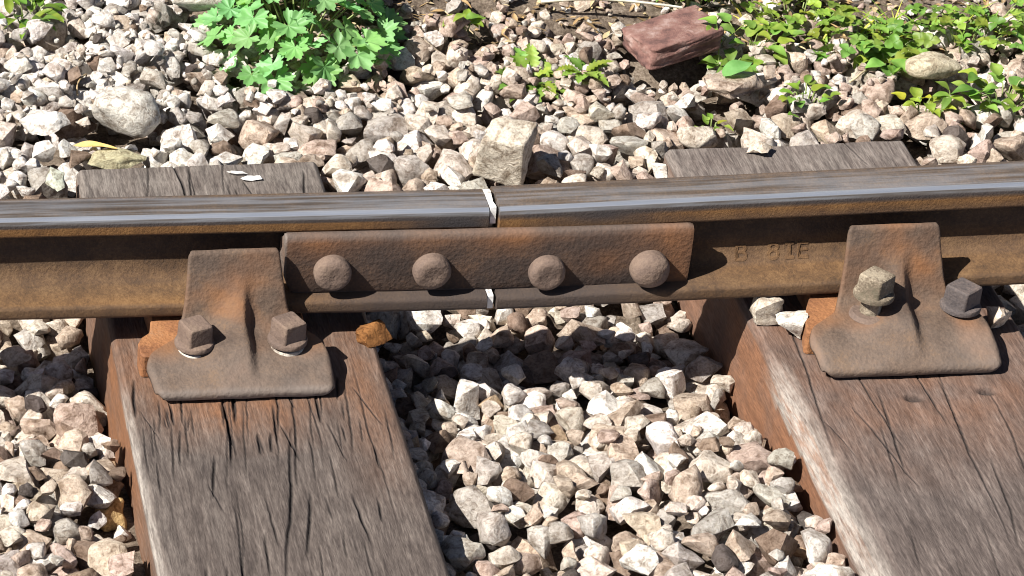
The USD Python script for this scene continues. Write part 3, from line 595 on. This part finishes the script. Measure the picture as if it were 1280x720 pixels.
# --- stones that one can name: (name, label, category, x, y, size(m) x y z, euler, tint, shape args, how deep it sits)
SPECIAL = []
def special(name, label, x, y, size, tint, seed, rz=0.0, rx=0.0, ry=0.0, z=None, sink=0.004, rounded=0.0, pts=None, mat=None, box=None, cat='stone'):
    if box is not None:                                    # a blocky fragment: hull of jittered box corners
        rg = np.random.default_rng(seed)
        c_ = np.array([(a, b, d) for a in (-1, 1) for b in (-1, 1) for d in (-1, 1)], float) * (1 + rg.uniform(-box, box * 0.4, (8, 3)))
        extra = rg.uniform(-1, 1, (5, 3)); extra[:, 2] = np.sign(extra[:, 2]) * 0.98
        h_ = trimesh.convex.convex_hull(np.vstack([c_, extra * [0.8, 0.8, 1]]))
        t_ = refine(h_, 0.13); trimesh.smoothing.filter_laplacian(t_, lamb=0.4, iterations=2)
        v = np.array(t_.vertices); v = v + np.array(t_.vertex_normals) * (0.12 * N(v + seed, 2.0, 2, 3) + 0.09 * N(v + seed, 6.0, 3, 4))[:, None]; f = np.array(t_.faces)
    else:
        v, f = make_stone_shape(seed, rounded=rounded, pts=pts, asp=(1, 1, 1), fine_len=0.2)
    v = v / np.abs(v).max(0) * np.array(size) / 2
    v = v @ rotm(rx, ry, rz).T
    env = envelope(v)
    if z is None:
        r_ = rest(env, x, y); zc = r_[0] - sink if r_[0] < 1 else 0.0; settle(env, zc, r_[1], -2)
    else:
        zc = z - v[:, 2].min()
        r_ = rest(env, x, y); settle(env, zc, r_[1], -2)
    o = obj(name, (v, f), mat or STONE, smooth=True, attrs={'tint': tint if mat else np.array(tint) * 0.82}, loc=(x, y, zc))
    return tag(o, label, cat)

special('stone_block', 'large squarish buff block with a black shaded side, standing behind the joint gap', 0.100, 0.318, (0.078, 0.058, 0.082), (0.60, 0.545, 0.46), 17, rz=-0.35, z=-0.030, box=0.42, rx=0.30)
special('brick_fragment', 'dark red broken brick lying among the weeds at the top', 0.366, 0.565, (0.120, 0.082, 0.036), (1, 1, 1), 23, rz=0.30, z=0.006, ry=-0.08, box=0.20, mat=BRICK, cat='brick', rx=-0.05)
special('cobble', 'large rounded pale grey cobble above the end of the grey cracked sleeper', -0.357, 0.452, (0.090, 0.075, 0.062), (0.62, 0.60, 0.55), 33, z=-0.018, rounded=1.0, pts=26)
special('flat_stone', 'flat olive stone slab lying against the end of the grey cracked sleeper', -0.374, 0.362, (0.080, 0.040, 0.020), (0.44, 0.41, 0.27), 34, rz=0.25, z=-0.012, pts=14)
special('flat_stone', 'broad tan flat stone carrying the single fallen green leaf', 0.415, 0.468, (0.085, 0.060, 0.026), (0.50, 0.41, 0.34), 35, rz=0.5, z=0.002, pts=12)
special('flat_stone', 'rounded yellowish flat stone among the clover at upper right', 0.680, 0.478, (0.082, 0.056, 0.034), (0.56, 0.50, 0.37), 36, rz=0.1, z=0.006, rounded=0.8, pts=20)
special('stone', 'flat pale grey stone at the upper edge left of the big lobed plant', -0.226, 0.712, (0.088, 0.056, 0.04), (0.56, 0.54, 0.48), 37, z=0.014, rounded=0.7, pts=18)
special('stone', 'bright white slab of stone at the left edge below the cobble', -0.462, 0.440, (0.075, 0.050, 0.035), (0.80, 0.79, 0.76), 38, rz=-0.5, z=-0.008, pts=13)
special('stone', 'orange rust stained stone beside the right rear corner of the grey cracked sleeper', -0.134, -0.060, (0.048, 0.038, 0.032), (0.30, 0.135, 0.045), 39, rz=0.4, z=-0.012, pts=14)
special('stone', 'dark grey pointed stone next to the brown sleeper, among pale ballast', 0.243, -0.150, (0.048, 0.042, 0.04), (0.10, 0.088, 0.085), 40, rz=0.3, pts=10, sink=0.003)
special('stone', 'bright white angular stone lying on the brown sleeper by the chair', 0.3355, -0.0800, (0.040, 0.044, 0.036), (0.72, 0.69, 0.63), 41, rz=0.6, z=0.001, pts=10)
special('stone', 'rough pale stone on the brown sleeper leaning behind the white angular one', 0.317, -0.054, (0.040, 0.036, 0.036), (0.58, 0.52, 0.44), 42, rz=0.9, z=0.001, pts=15)
special('stone', 'pale stone on the brown sleeper to the right of the chair', 0.572, -0.085, (0.034, 0.040, 0.034), (0.66, 0.56, 0.46), 43, rz=-0.3, z=0.001, pts=11)
special('stone', 'small cream stone lying alone on the far end of the brown sleeper', 0.414, 0.318, (0.034, 0.026, 0.022), (0.68, 0.60, 0.50), 44, rz=0.2, z=0.000, pts=12)
special('stone', 'small brown stone behind the right screw of the chair on the grey sleeper', -0.2035, -0.088, (0.022, 0.020, 0.018), (0.30, 0.17, 0.10), 46, z=0.001, pts=12)
special('stone', 'yellow ochre stone touching the left side of the grey cracked sleeper', -0.455, -0.285, (0.040, 0.034, 0.034), (0.66, 0.47, 0.23), 47, pts=14, sink=0.002)
special('stone', 'pale grey green flat chip behind the rail left of the grey sleeper end', -0.462, 0.295, (0.026, 0.040, 0.014), (0.50, 0.53, 0.45), 48, z=0.002, rx=0.5, pts=11)

rg = np.random.default_rng(2024)
def in_view(x, y): return (-0.66 < x < 0.95) and (-0.60 < y < 0.86)
def try_drop(x, y, size, tol, fine, nrot=4):
    best = None
    for _ in range(nrot):
        k = int(rg.integers(len(FINE) if fine else len(CHIP)))
        v, f = (FINE if fine else CHIP)[k]
        s = size / 2 / np.abs(v).max() * rg.uniform(0.88, 1.12, 3)
        R_ = rotm(rg.normal(0, 0.42), rg.normal(0, 0.42), rg.uniform(0, 6.3))
        vv = (v * s) @ R_.T
        env = envelope(vv)
        xx_, yy_ = x + rg.normal(0, 0.005), y + rg.normal(0, 0.005)
        r_ = rest(env, xx_, yy_)
        if r_ is None or r_[0] > 1: continue
        zc = r_[0] - min(0.0045, size * 0.11)
        topz = zc + vv[:, 2].max()
        sc = topz
        if best is None or sc < best[0]: best = (sc, xx_, yy_, zc, vv, f, env, r_[1])
    if best is None: return False
    sc, x_, y_, zc, vv, f, env, sl = best
    if sc > float(T(x_, y_)) + tol: return False
    ground_ok = y_ < 0.06 or y_ > 0.2 or sc < ZB - 0.006
    if not ground_ok: return False
    sid = len(PLACED); settle(env, zc, sl, sid)
    PLACED.append((vv + [x_, y_, zc], f, pick_tint(rg, x_, y_)))
    return True
def fill(n, size_fn, tol, need, mask=None):
    """drop stones where the surface is still low"""
    for it in range(n):
        lowm = (TG - H > need) & (H < 1)
        if mask is not None: lowm &= mask
        idx = np.flatnonzero(lowm)
        if len(idx) < 40: break
        for q_ in rg.choice(idx, min(420, max(10, len(idx) // 60)), replace=False):
            iy, ix = divmod(int(q_), NXC)
            if TG[iy, ix] - H[iy, ix] <= need: continue
            x, y = cx_[ix], cy_[iy]
            try_drop(x, y, size_fn(x, y), tol, in_view(x, y), 4 if in_view(x, y) else 2)
def big(x, y):
    if y > 0.26 and x < -0.20: return rg.uniform(0.042, 0.078)
    if y > 0.5: return rg.uniform(0.030, 0.056)
    return rg.uniform(0.040, 0.066)
def mid(x, y): return rg.uniform(0.030, 0.046)
def small(x, y): return rg.uniform(0.020, 0.030)
hard = SO < 0.5
fill(9, big, 0.012, 0.024, hard)
fill(8, mid, 0.010, 0.016, hard)
fill(3, small, 0.006, 0.014, hard & (CYg > -0.62) & (CYg < 0.85) & (CXg > -0.65) & (CXg < 0.95))
# loose stones and gravel on the soil
for k in range(2600):
    x, y = rg.uniform(-0.62, 1.0), rg.uniform(0.46, 0.95)
    s_ = rg.choice([0.012, 0.018, 0.026, 0.036], p=[0.55, 0.3, 0.11, 0.04]) * rg.uniform(0.7, 1.2)
    try_drop(x, y, s_, 0.03, s_ > 0.015)

# the 300 stones that show largest are parts of their own, the rest one part
seen = TOPID.copy()
vis = (CXg > -0.66) & (CXg < 0.92) & (CYg > -0.56) & (CYg < 0.80) & ~((CYg > 0.13) & (CYg < 0.25))
ids, cnt = np.unique(seen[vis & (seen >= 0)], return_counts=True)
chosen = set(ids[np.argsort(-cnt)][:300].tolist())
bed = thing('ballast_bed', None, None, kind='structure')
order = [k for k in ids[np.argsort(-cnt)][:300]]
for k in order:
    v, f, t_ = PLACED[k]; c = v.mean(0)
    obj('ballast_stone', (v - c, f), STONE, bed, smooth=True, attrs={'tint': t_}, loc=c)
vs, fs, ts, off = [], [], [], 0
for k, (v, f, t_) in enumerate(PLACED):
    if k in chosen: continue
    vs.append(v); fs.append(f + off); ts.append(np.tile(t_, (len(v), 1))); off += len(v)
tag(obj('small_ballast', (np.vstack(vs), np.vstack(fs)), STONE, bed, smooth=True, attrs={'tint': np.vstack(ts)}), kind='stuff')
print('stones', len(PLACED), 'tris', sum(len(p[1]) for p in PLACED))

def level(x, y):
    ix, iy = int((x - GX0) / CELL), int((y - GY0) / CELL); h = H[max(0, iy - 1):iy + 2, max(0, ix - 1):ix + 2]; h = h[h < 1]
    return float(h.mean()) if len(h) else 0.0

# ------------------------------------------------------------------ weeds
def lobed_leaf(R, seed, lobes=7, cup=0.25, nr_=6, na=64, notch=0.34):
    rg_ = np.random.default_rng(seed); th = np.linspace(-2.72, 2.72, na)
    r = R * (1 - notch * (0.5 - 0.5 * np.cos(th / 2.72 * math.pi * lobes)) ** 1.2 * 0.75) * (0.78 + 0.22 * np.cos(th / 2))
    r *= 1 + 0.10 * np.cos(th / 2.72 * math.pi * lobes * 3) + 0.03 * rg_.normal(size=na)
    s = np.linspace(0, 1, nr_)
    X = s[:, None] * r * np.cos(th); Y = s[:, None] * r * np.sin(th)
    rr_ = np.hypot(X, Y)
    Z = cup * rr_ ** 2 / R - 0.07 * R * s[:, None] * np.cos(th / 2.72 * math.pi * lobes) + 0.10 * R * (N(np.stack([X / R * 1.6 + seed, Y / R * 1.6, 0 * X], -1), 1.0, 3, 1))
    v = np.stack([X, Y, Z], -1).reshape(-1, 3)
    i, j = np.meshgrid(np.arange(nr_ - 1), np.arange(na - 1), indexing='ij'); a = i * na + j
    q_ = np.stack([a, a + na, a + na + 1, a + 1], -1).reshape(-1, 4)
    return v, np.vstack([q_[:, [0, 1, 2]], q_[:, [0, 2, 3]]])
def oval_leaf(Ln, Wd, seed, bend=0.3, tooth=0.0, ns=12, nw=5, tip=1.0):
    """a leaf along +x from its stalk"""
    s = np.linspace(0, 1, ns); w = Wd / 2 * np.sin(math.pi * s ** (0.75 * tip)) ** 0.8 + 1e-5
    if tooth: w = w * (1 + tooth * np.cos(np.arange(ns) * math.pi))
    u = np.linspace(-1, 1, nw)
    X = np.repeat((s * Ln)[:, None], nw, 1) + 0 * u; Y = w[:, None] * u; Z = -bend * Ln * s[:, None] ** 2 + 0.22 * Wd * np.abs(u) * np.sin(math.pi * s)[:, None]
    Z = Z + 0.05 * Wd * np.sin(s[:, None] * 9 + seed) * u
    v = np.stack([X, Y, Z], -1).reshape(-1, 3); i, j = np.meshgrid(np.arange(ns - 1), np.arange(nw - 1), indexing='ij'); a = i * nw + j
    q_ = np.stack([a, a + nw, a + nw + 1, a + 1], -1).reshape(-1, 4)
    return v, np.vstack([q_[:, [0, 1, 2]], q_[:, [0, 2, 3]]])
def lean(v, az, el, at):
    """turn a leaf that lies in xy along +x: raise by el about y, turn by az, move"""
    return v @ rotm(0, -el, 0).T @ rotm(0, 0, az).T + at
def big_weed():
    rg_ = np.random.default_rng(77)
    cx, cy = -0.105, 0.640; z0 = level(cx, cy)
    t = thing('lobed_weed', 'large pale green weed with scalloped lobed leaves above the ballast', 'weed', (cx, cy, z0))
    tries = []
    for k in range(66):
        u = math.sqrt((k + 0.5) / 66); a = k * 2.39996
        dx, dy = 0.125 * u * math.cos(a), 0.105 * u * math.sin(a) - 0.005
        hgt = 0.030 + 0.085 * (1 - u ** 1.7) + rg_.normal(0, 0.010)
        tries.append((dx, dy, max(0.014, hgt), a, u))
    for extra in ((-0.118, 0.01), (-0.10, -0.07), (-0.078, -0.102), (-0.05, -0.115), (0.012, -0.095), (0.09, -0.062), (0.115, 0.0)):
        tries.append((extra[0], extra[1], 0.022, math.atan2(extra[1], extra[0]), 0.95))
    for k, (dx, dy, hgt, a, u) in enumerate(tries):
        R = rg_.uniform(0.019, 0.030)
        v, f = lobed_leaf(R, 500 + k, lobes=int(rg_.choice([5, 7])), cup=rg_.uniform(0.05, 0.35))
        outward = math.atan2(dy, dx) + rg_.normal(0, 0.5)
        tiltm = rotm(0, 0.12 + 0.55 * u + rg_.normal(0, 0.22), 0) @ rotm(rg_.normal(0, 0.25), 0, 0)
        v = v @ tiltm.T @ rotm(0, 0, outward).T
        at = np.array([dx, dy, hgt])
        g = rg_.uniform(0.72, 1.15); tint = np.array([g * rg_.uniform(0.85, 1.12), g, g * rg_.uniform(0.8, 1.15)])
        obj('leaf', (v + at, f), LEAF_A, t, smooth=True, attrs={'tint': tint})
        if k % 2 == 0:
            base = np.array([dx * 0.25, dy * 0.25, 0.0]); mid_ = (base + at) / 2 + [0, 0, 0.012]
            ss = np.linspace(0, 1, 7)[:, None]
            pts = (1 - ss) ** 2 * base + 2 * ss * (1 - ss) * mid_ + ss ** 2 * at
            obj('stalk', tube(pts, np.linspace(0.0016, 0.0009, 7), 5), STEM, t, smooth=True, attrs={'tint': (1, 1, 1)})
big_weed()
def weed(name, label, x, y, rad, n, ln, wd, kind='oval', seed=0, hgt=0.02, tone=(1, 1, 1), mat=None, fill_=0.5):
    rg_ = np.random.default_rng(seed); z0 = level(x, y)
    t = thing(name, label, 'weed', (x, y, z0 - 0.004))
    for k in range(n):
        a = k * 2.39996 + rg_.normal(0, 0.4); u = math.sqrt((k + 0.6) / n)
        g = rg_.uniform(0.6, 1.2); tint = np.array(tone) * g * (np.array([rg_.uniform(0.85, 1.3), 1, rg_.uniform(0.8, 1.2)]) if k % 9 else np.array([1.45, 1.02, 0.8]))
        if kind == 'rosette':
            v, f = oval_leaf(ln * rg_.uniform(0.7, 1.15), wd * rg_.uniform(0.8, 1.2), k, bend=rg_.uniform(0.1, 0.5), tooth=0.28, ns=15)
            v = lean(v, a, rg_.uniform(0.15, 0.75) * (1.25 - 0.5 * u), np.array([0.25 * rad * u * math.cos(a), 0.25 * rad * u * math.sin(a), 0.004]))
            obj('leaf', (v, f), mat or LEAF_B, t, smooth=True, attrs={'tint': tint}); continue
        px, py = rad * u * math.cos(a), rad * u * math.sin(a) * 0.75
        pz = max(0.006, level(x + px, y + py) - z0 + 0.004) + hgt * rg_.uniform(0.2, 1.0)
        if kind == 'clover':
            vs_, fs_, o_ = [], [], 0
            for q_ in range(3):
                v, f = oval_leaf(ln * rg_.uniform(0.85, 1.1), wd, k + q_, bend=0.15, ns=8, nw=5, tip=1.25)
                v = lean(v, q_ * 2.094 + a, 0.12, np.zeros(3)); vs_.append(v); fs_.append(f + o_); o_ += len(v)
            v, f = np.vstack(vs_), np.vstack(fs_)
            v = v @ rotm(rg_.normal(0, 0.3), rg_.normal(0, 0.3), 0).T + [px, py, pz]
        else:
            v, f = oval_leaf(ln * rg_.uniform(0.7, 1.2), wd * rg_.uniform(0.8, 1.2), k, bend=rg_.uniform(0.0, 0.5))
            v = lean(v, a + rg_.normal(0, 0.7), rg_.uniform(-0.1, 0.6), np.array([px, py, pz]))
        obj('leaf', (v, f), mat or LEAF_B, t, smooth=True, attrs={'tint': tint})
        if k % 2 == 0:
            b_ = np.array([px * 0.55, py * 0.55, 0.0]); ss = np.linspace(0, 1, 5)[:, None]; e_ = np.array([px, py, pz])
            obj('stem', tube(b_ * (1 - ss) + e_ * ss + [0, 0, 0.008] * np.sin(math.pi * ss), 0.0009, 4), STEM, t, smooth=True, attrs={'tint': (1, 1, 1)})
    return t
weed('leafy_weed', 'small bright toothed rosette weed in front of the brown soil, left of the brick', 0.185, 0.545, 0.05, 22, 0.052, 0.020, 'rosette', 1)
weed('leafy_weed', 'small toothed weed just right of and below the bigger rosette', 0.243, 0.520, 0.03, 10, 0.034, 0.016, 'rosette', 2)
weed('leafy_weed', 'tiny yellow green weed on the soil right of the big lobed plant', 0.110, 0.645, 0.016, 9, 0.022, 0.013, 'oval', 3, hgt=0.012, tone=(1.15, 1, 0.8))
weed('leafy_weed', 'bright leafy weed growing right against the right end of the brick', 0.475, 0.585, 0.055, 28, 0.024, 0.016, 'oval', 4, hgt=0.028)
weed('leafy_weed', 'low weed under the front right corner of the brick', 0.437, 0.535, 0.032, 18, 0.022, 0.017, 'oval', 5, hgt=0.012)
weed('clover_patch', 'clover patch at the top edge above the brick', 0.432, 0.690, 0.055, 34, 0.013, 0.012, 'clover', 6, hgt=0.03)
weed('clover_patch', 'dense clover patch in the middle of the top right greenery', 0.625, 0.570, 0.075, 42, 0.014, 0.013, 'clover', 7, hgt=0.03)
weed('clover_patch', 'clover patch at the top edge between brick and right corner', 0.552, 0.635, 0.070, 40, 0.012, 0.011, 'clover', 8, hgt=0.028, tone=(1.1, 1, 0.9))
weed('leafy_weed', 'bright broad leaved weed hanging over white stones at upper right', 0.640, 0.530, 0.035, 16, 0.028, 0.021, 'oval', 9, hgt=0.016)
weed('clover_patch', 'clover patch at the top right corner', 0.765, 0.590, 0.085, 48, 0.013, 0.012, 'clover', 10, hgt=0.028)
weed('leafy_weed', 'leafy weed at the right edge above the rail', 0.755, 0.425, 0.050, 32, 0.024, 0.017, 'oval', 11, hgt=0.022)
weed('leafy_weed', 'thin spreading weed beside the rounded yellowish flat stone', 0.705, 0.432, 0.035, 14, 0.020, 0.012, 'oval', 12, hgt=0.014)
weed('leafy_weed', 'small yellow green weed below the yellowish flat stone', 0.655, 0.425, 0.030, 11, 0.020, 0.014, 'oval', 13, hgt=0.012, tone=(1.35, 1.05, 0.7))
weed('leafy_weed', 'small weed between ballast stones right of the fallen green leaf', 0.508, 0.445, 0.032, 16, 0.018, 0.012, 'oval', 14, hgt=0.012, tone=(1, 1, 0.9))
weed('leafy_weed', 'sparse seedling among the stones just behind the brown sleeper end', 0.497, 0.402, 0.020, 8, 0.017, 0.012, 'oval', 15, hgt=0.010)
weed('leafy_weed', 'dark green grassy weed at the top left corner', -0.455, 0.705, 0.040, 24, 0.034, 0.012, 'oval', 16, hgt=0.02, tone=(0.8, 0.85, 0.7))
weed('leafy_weed', 'faint yellowish seedling among stones right of the large buff block', 0.382, 0.410, 0.020, 7, 0.016, 0.007, 'oval', 17, hgt=0.010, tone=(1.3, 1.1, 1.0))
def tuft(label, x, y, n, h_, seed, tone):
    rg_ = np.random.default_rng(seed); z0 = level(x, y); t = thing('grass_tuft', label, 'grass tuft', (x, y, z0 - 0.004))
    for k in range(n):
        a, l_ = rg_.uniform(0, 6.3), h_ * rg_.uniform(0.55, 1.1); b = np.array([rg_.normal(0, 0.016), rg_.normal(0, 0.012), 0])
        v, f = oval_leaf(l_, rg_.uniform(0.0022, 0.004), k, bend=rg_.uniform(0.3, 0.9), ns=9, nw=3, tip=0.7)
        v = lean(v, a, rg_.uniform(0.6, 1.25), b)
        g = np.array(tone) * rg_.uniform(0.75, 1.25) * (np.array([1, 1, 1]) if k % 3 else np.array([1.8, 1.2, 1.3]))
        obj('blade', (v, f), LEAF_B, t, smooth=True, attrs={'tint': g})
tuft('yellowish grass tuft standing in the clover left of the top right corner', 0.665, 0.615, 34, 0.055, 61, (1.25, 1.1, 1.0))
tuft('short grass tuft behind the dense clover patch above the rounded flat stone', 0.600, 0.600, 26, 0.045, 62, (1.3, 1.1, 1.1))
tuft('sparse dry grass tuft among the clover right of the brick', 0.500, 0.650, 24, 0.045, 63, (1.5, 1.1, 1.3))
tuft('thin grass tuft rising from the clover at the top right corner', 0.795, 0.620, 26, 0.05, 64, (1.1, 1.0, 0.9))
# fallen leaves, straw
v, f = oval_leaf(0.052, 0.026, 3, bend=0.05); v = lean(v, 0.55, 0.12, np.zeros(3))
tag(obj('fallen_leaf', (v, f), LEAF_A, smooth=True, attrs={'tint': (0.85, 0.95, 0.8)}, loc=(0.404, 0.462, level(0.415, 0.468) + 0.004)), 'single smooth green leaf lying on the broad tan flat stone', 'leaf')
v, f = oval_leaf(0.056, 0.014, 5, bend=0.1); v = lean(v, -0.28, 0.15, np.zeros(3))
tag(obj('dry_leaf', (v, f), DRY, smooth=True, attrs={'tint': (1, 1, 1)}, loc=(-0.430, 0.385, level(-0.41, 0.38) + 0.008)), 'curled yellow orange dry leaf on the white stones at the left', 'leaf')
def straw(label, p0, p1, r, sag=0.004, mat=STRAW, tint=(1, 1, 1), seed=0, lift=0.006, n=14):
    ss = np.linspace(0, 1, n)[:, None]; p0, p1 = np.array([*p0, level(*p0) + lift]), np.array([*p1, level(*p1) + lift])
    pts = p0 * (1 - ss) + p1 * ss + [0, 0, sag] * np.sin(math.pi * ss); pts += 0.003 * np.stack([np.sin(ss[:, 0] * 7 + seed), np.cos(ss[:, 0] * 5 + seed), 0 * ss[:, 0]], 1)
    return tag(obj('dry_stalk', tube(pts, np.linspace(r, r * 0.6, n), 6), mat, smooth=True, attrs={'tint': tint}), label, 'stalk')
straw('long whitish dead stalk lying on the soil left of the brick', (0.219, 0.668), (0.398, 0.650), 0.0027, 0.010, tint=(1.35, 1.5, 1.9), lift=0.022)
straw('pale straw leaning over stones below the bright clover at upper right', (0.572, 0.480), (0.632, 0.535), 0.0016, 0.008, tint=(1.1, 1.1, 1.1), seed=1)
straw('thin dry stalk on the soil just right of the big lobed plant', (0.095, 0.690), (0.135, 0.645), 0.0014, 0.006, tint=(1, 0.95, 0.9), seed=2)
straw('thin brown stalk sticking out of the white stones at the upper left', (-0.410, 0.520), (-0.392, 0.565), 0.0015, 0.012, tint=(0.7, 0.6, 0.5), seed=3)
straw('dry straw lying on gravel under the right end of the brick', (0.392, 0.525), (0.455, 0.532), 0.0014, 0.004, tint=(1.1, 1.0, 0.9), seed=4)
for label, x, y, a in (('longer white flake lying on the far end of the grey cracked sleeper', -0.236, 0.309, -0.1), ('shorter white flake nearer the rail on the end of the grey cracked sleeper', -0.2175, 0.296, 0.1)):
    v, f = make_stone_shape(800 + int(x * -1000), fine=False); v = v / np.abs(v).max(0) * [0.015, 0.005, 0.0016] @ rotm(0, 0, a).T
    tag(obj('white_flake', (v, f), WHITE, loc=(x, y, 0.003)), label, 'flake')
# dead leaf litter on the soil
rg = np.random.default_rng(9); vs, fs, ts, off = [], [], [], 0
for k in range(4200):
    x, y = rg.uniform(-0.62, 1.0), rg.uniform(0.50, 0.98)
    if float(soilness(x, y)) < 0.35 - 0.3 * (x > 0.4) or H[int((y - GY0) / CELL), int((x - GX0) / CELL)] > 1: continue
    v, f = oval_leaf(rg.uniform(0.006, 0.022), rg.uniform(0.0015, 0.008), k, bend=rg.uniform(-0.3, 0.4), ns=5, nw=3)
    v = lean(v, rg.uniform(0, 6.3), rg.normal(0.1, 0.25), np.array([x, y, level(x, y) + 0.002]))
    c = rg.choice(3, p=[0.5, 0.3, 0.2]); tint = np.array([(0.35, 0.28, 0.22), (0.7, 0.55, 0.4), (1.0, 0.95, 0.85)][c]) * rg.uniform(0.8, 1.2)
    vs.append(v); fs.append(f + off); ts.append(np.tile(tint, (len(v), 1))); off += len(v)
tag(obj('leaf_litter', (np.vstack(vs), np.vstack(fs)), STRAW, smooth=True, attrs={'tint': np.vstack(ts)}), 'dead leaf litter scattered over the brown soil at the top', 'litter', kind='stuff')
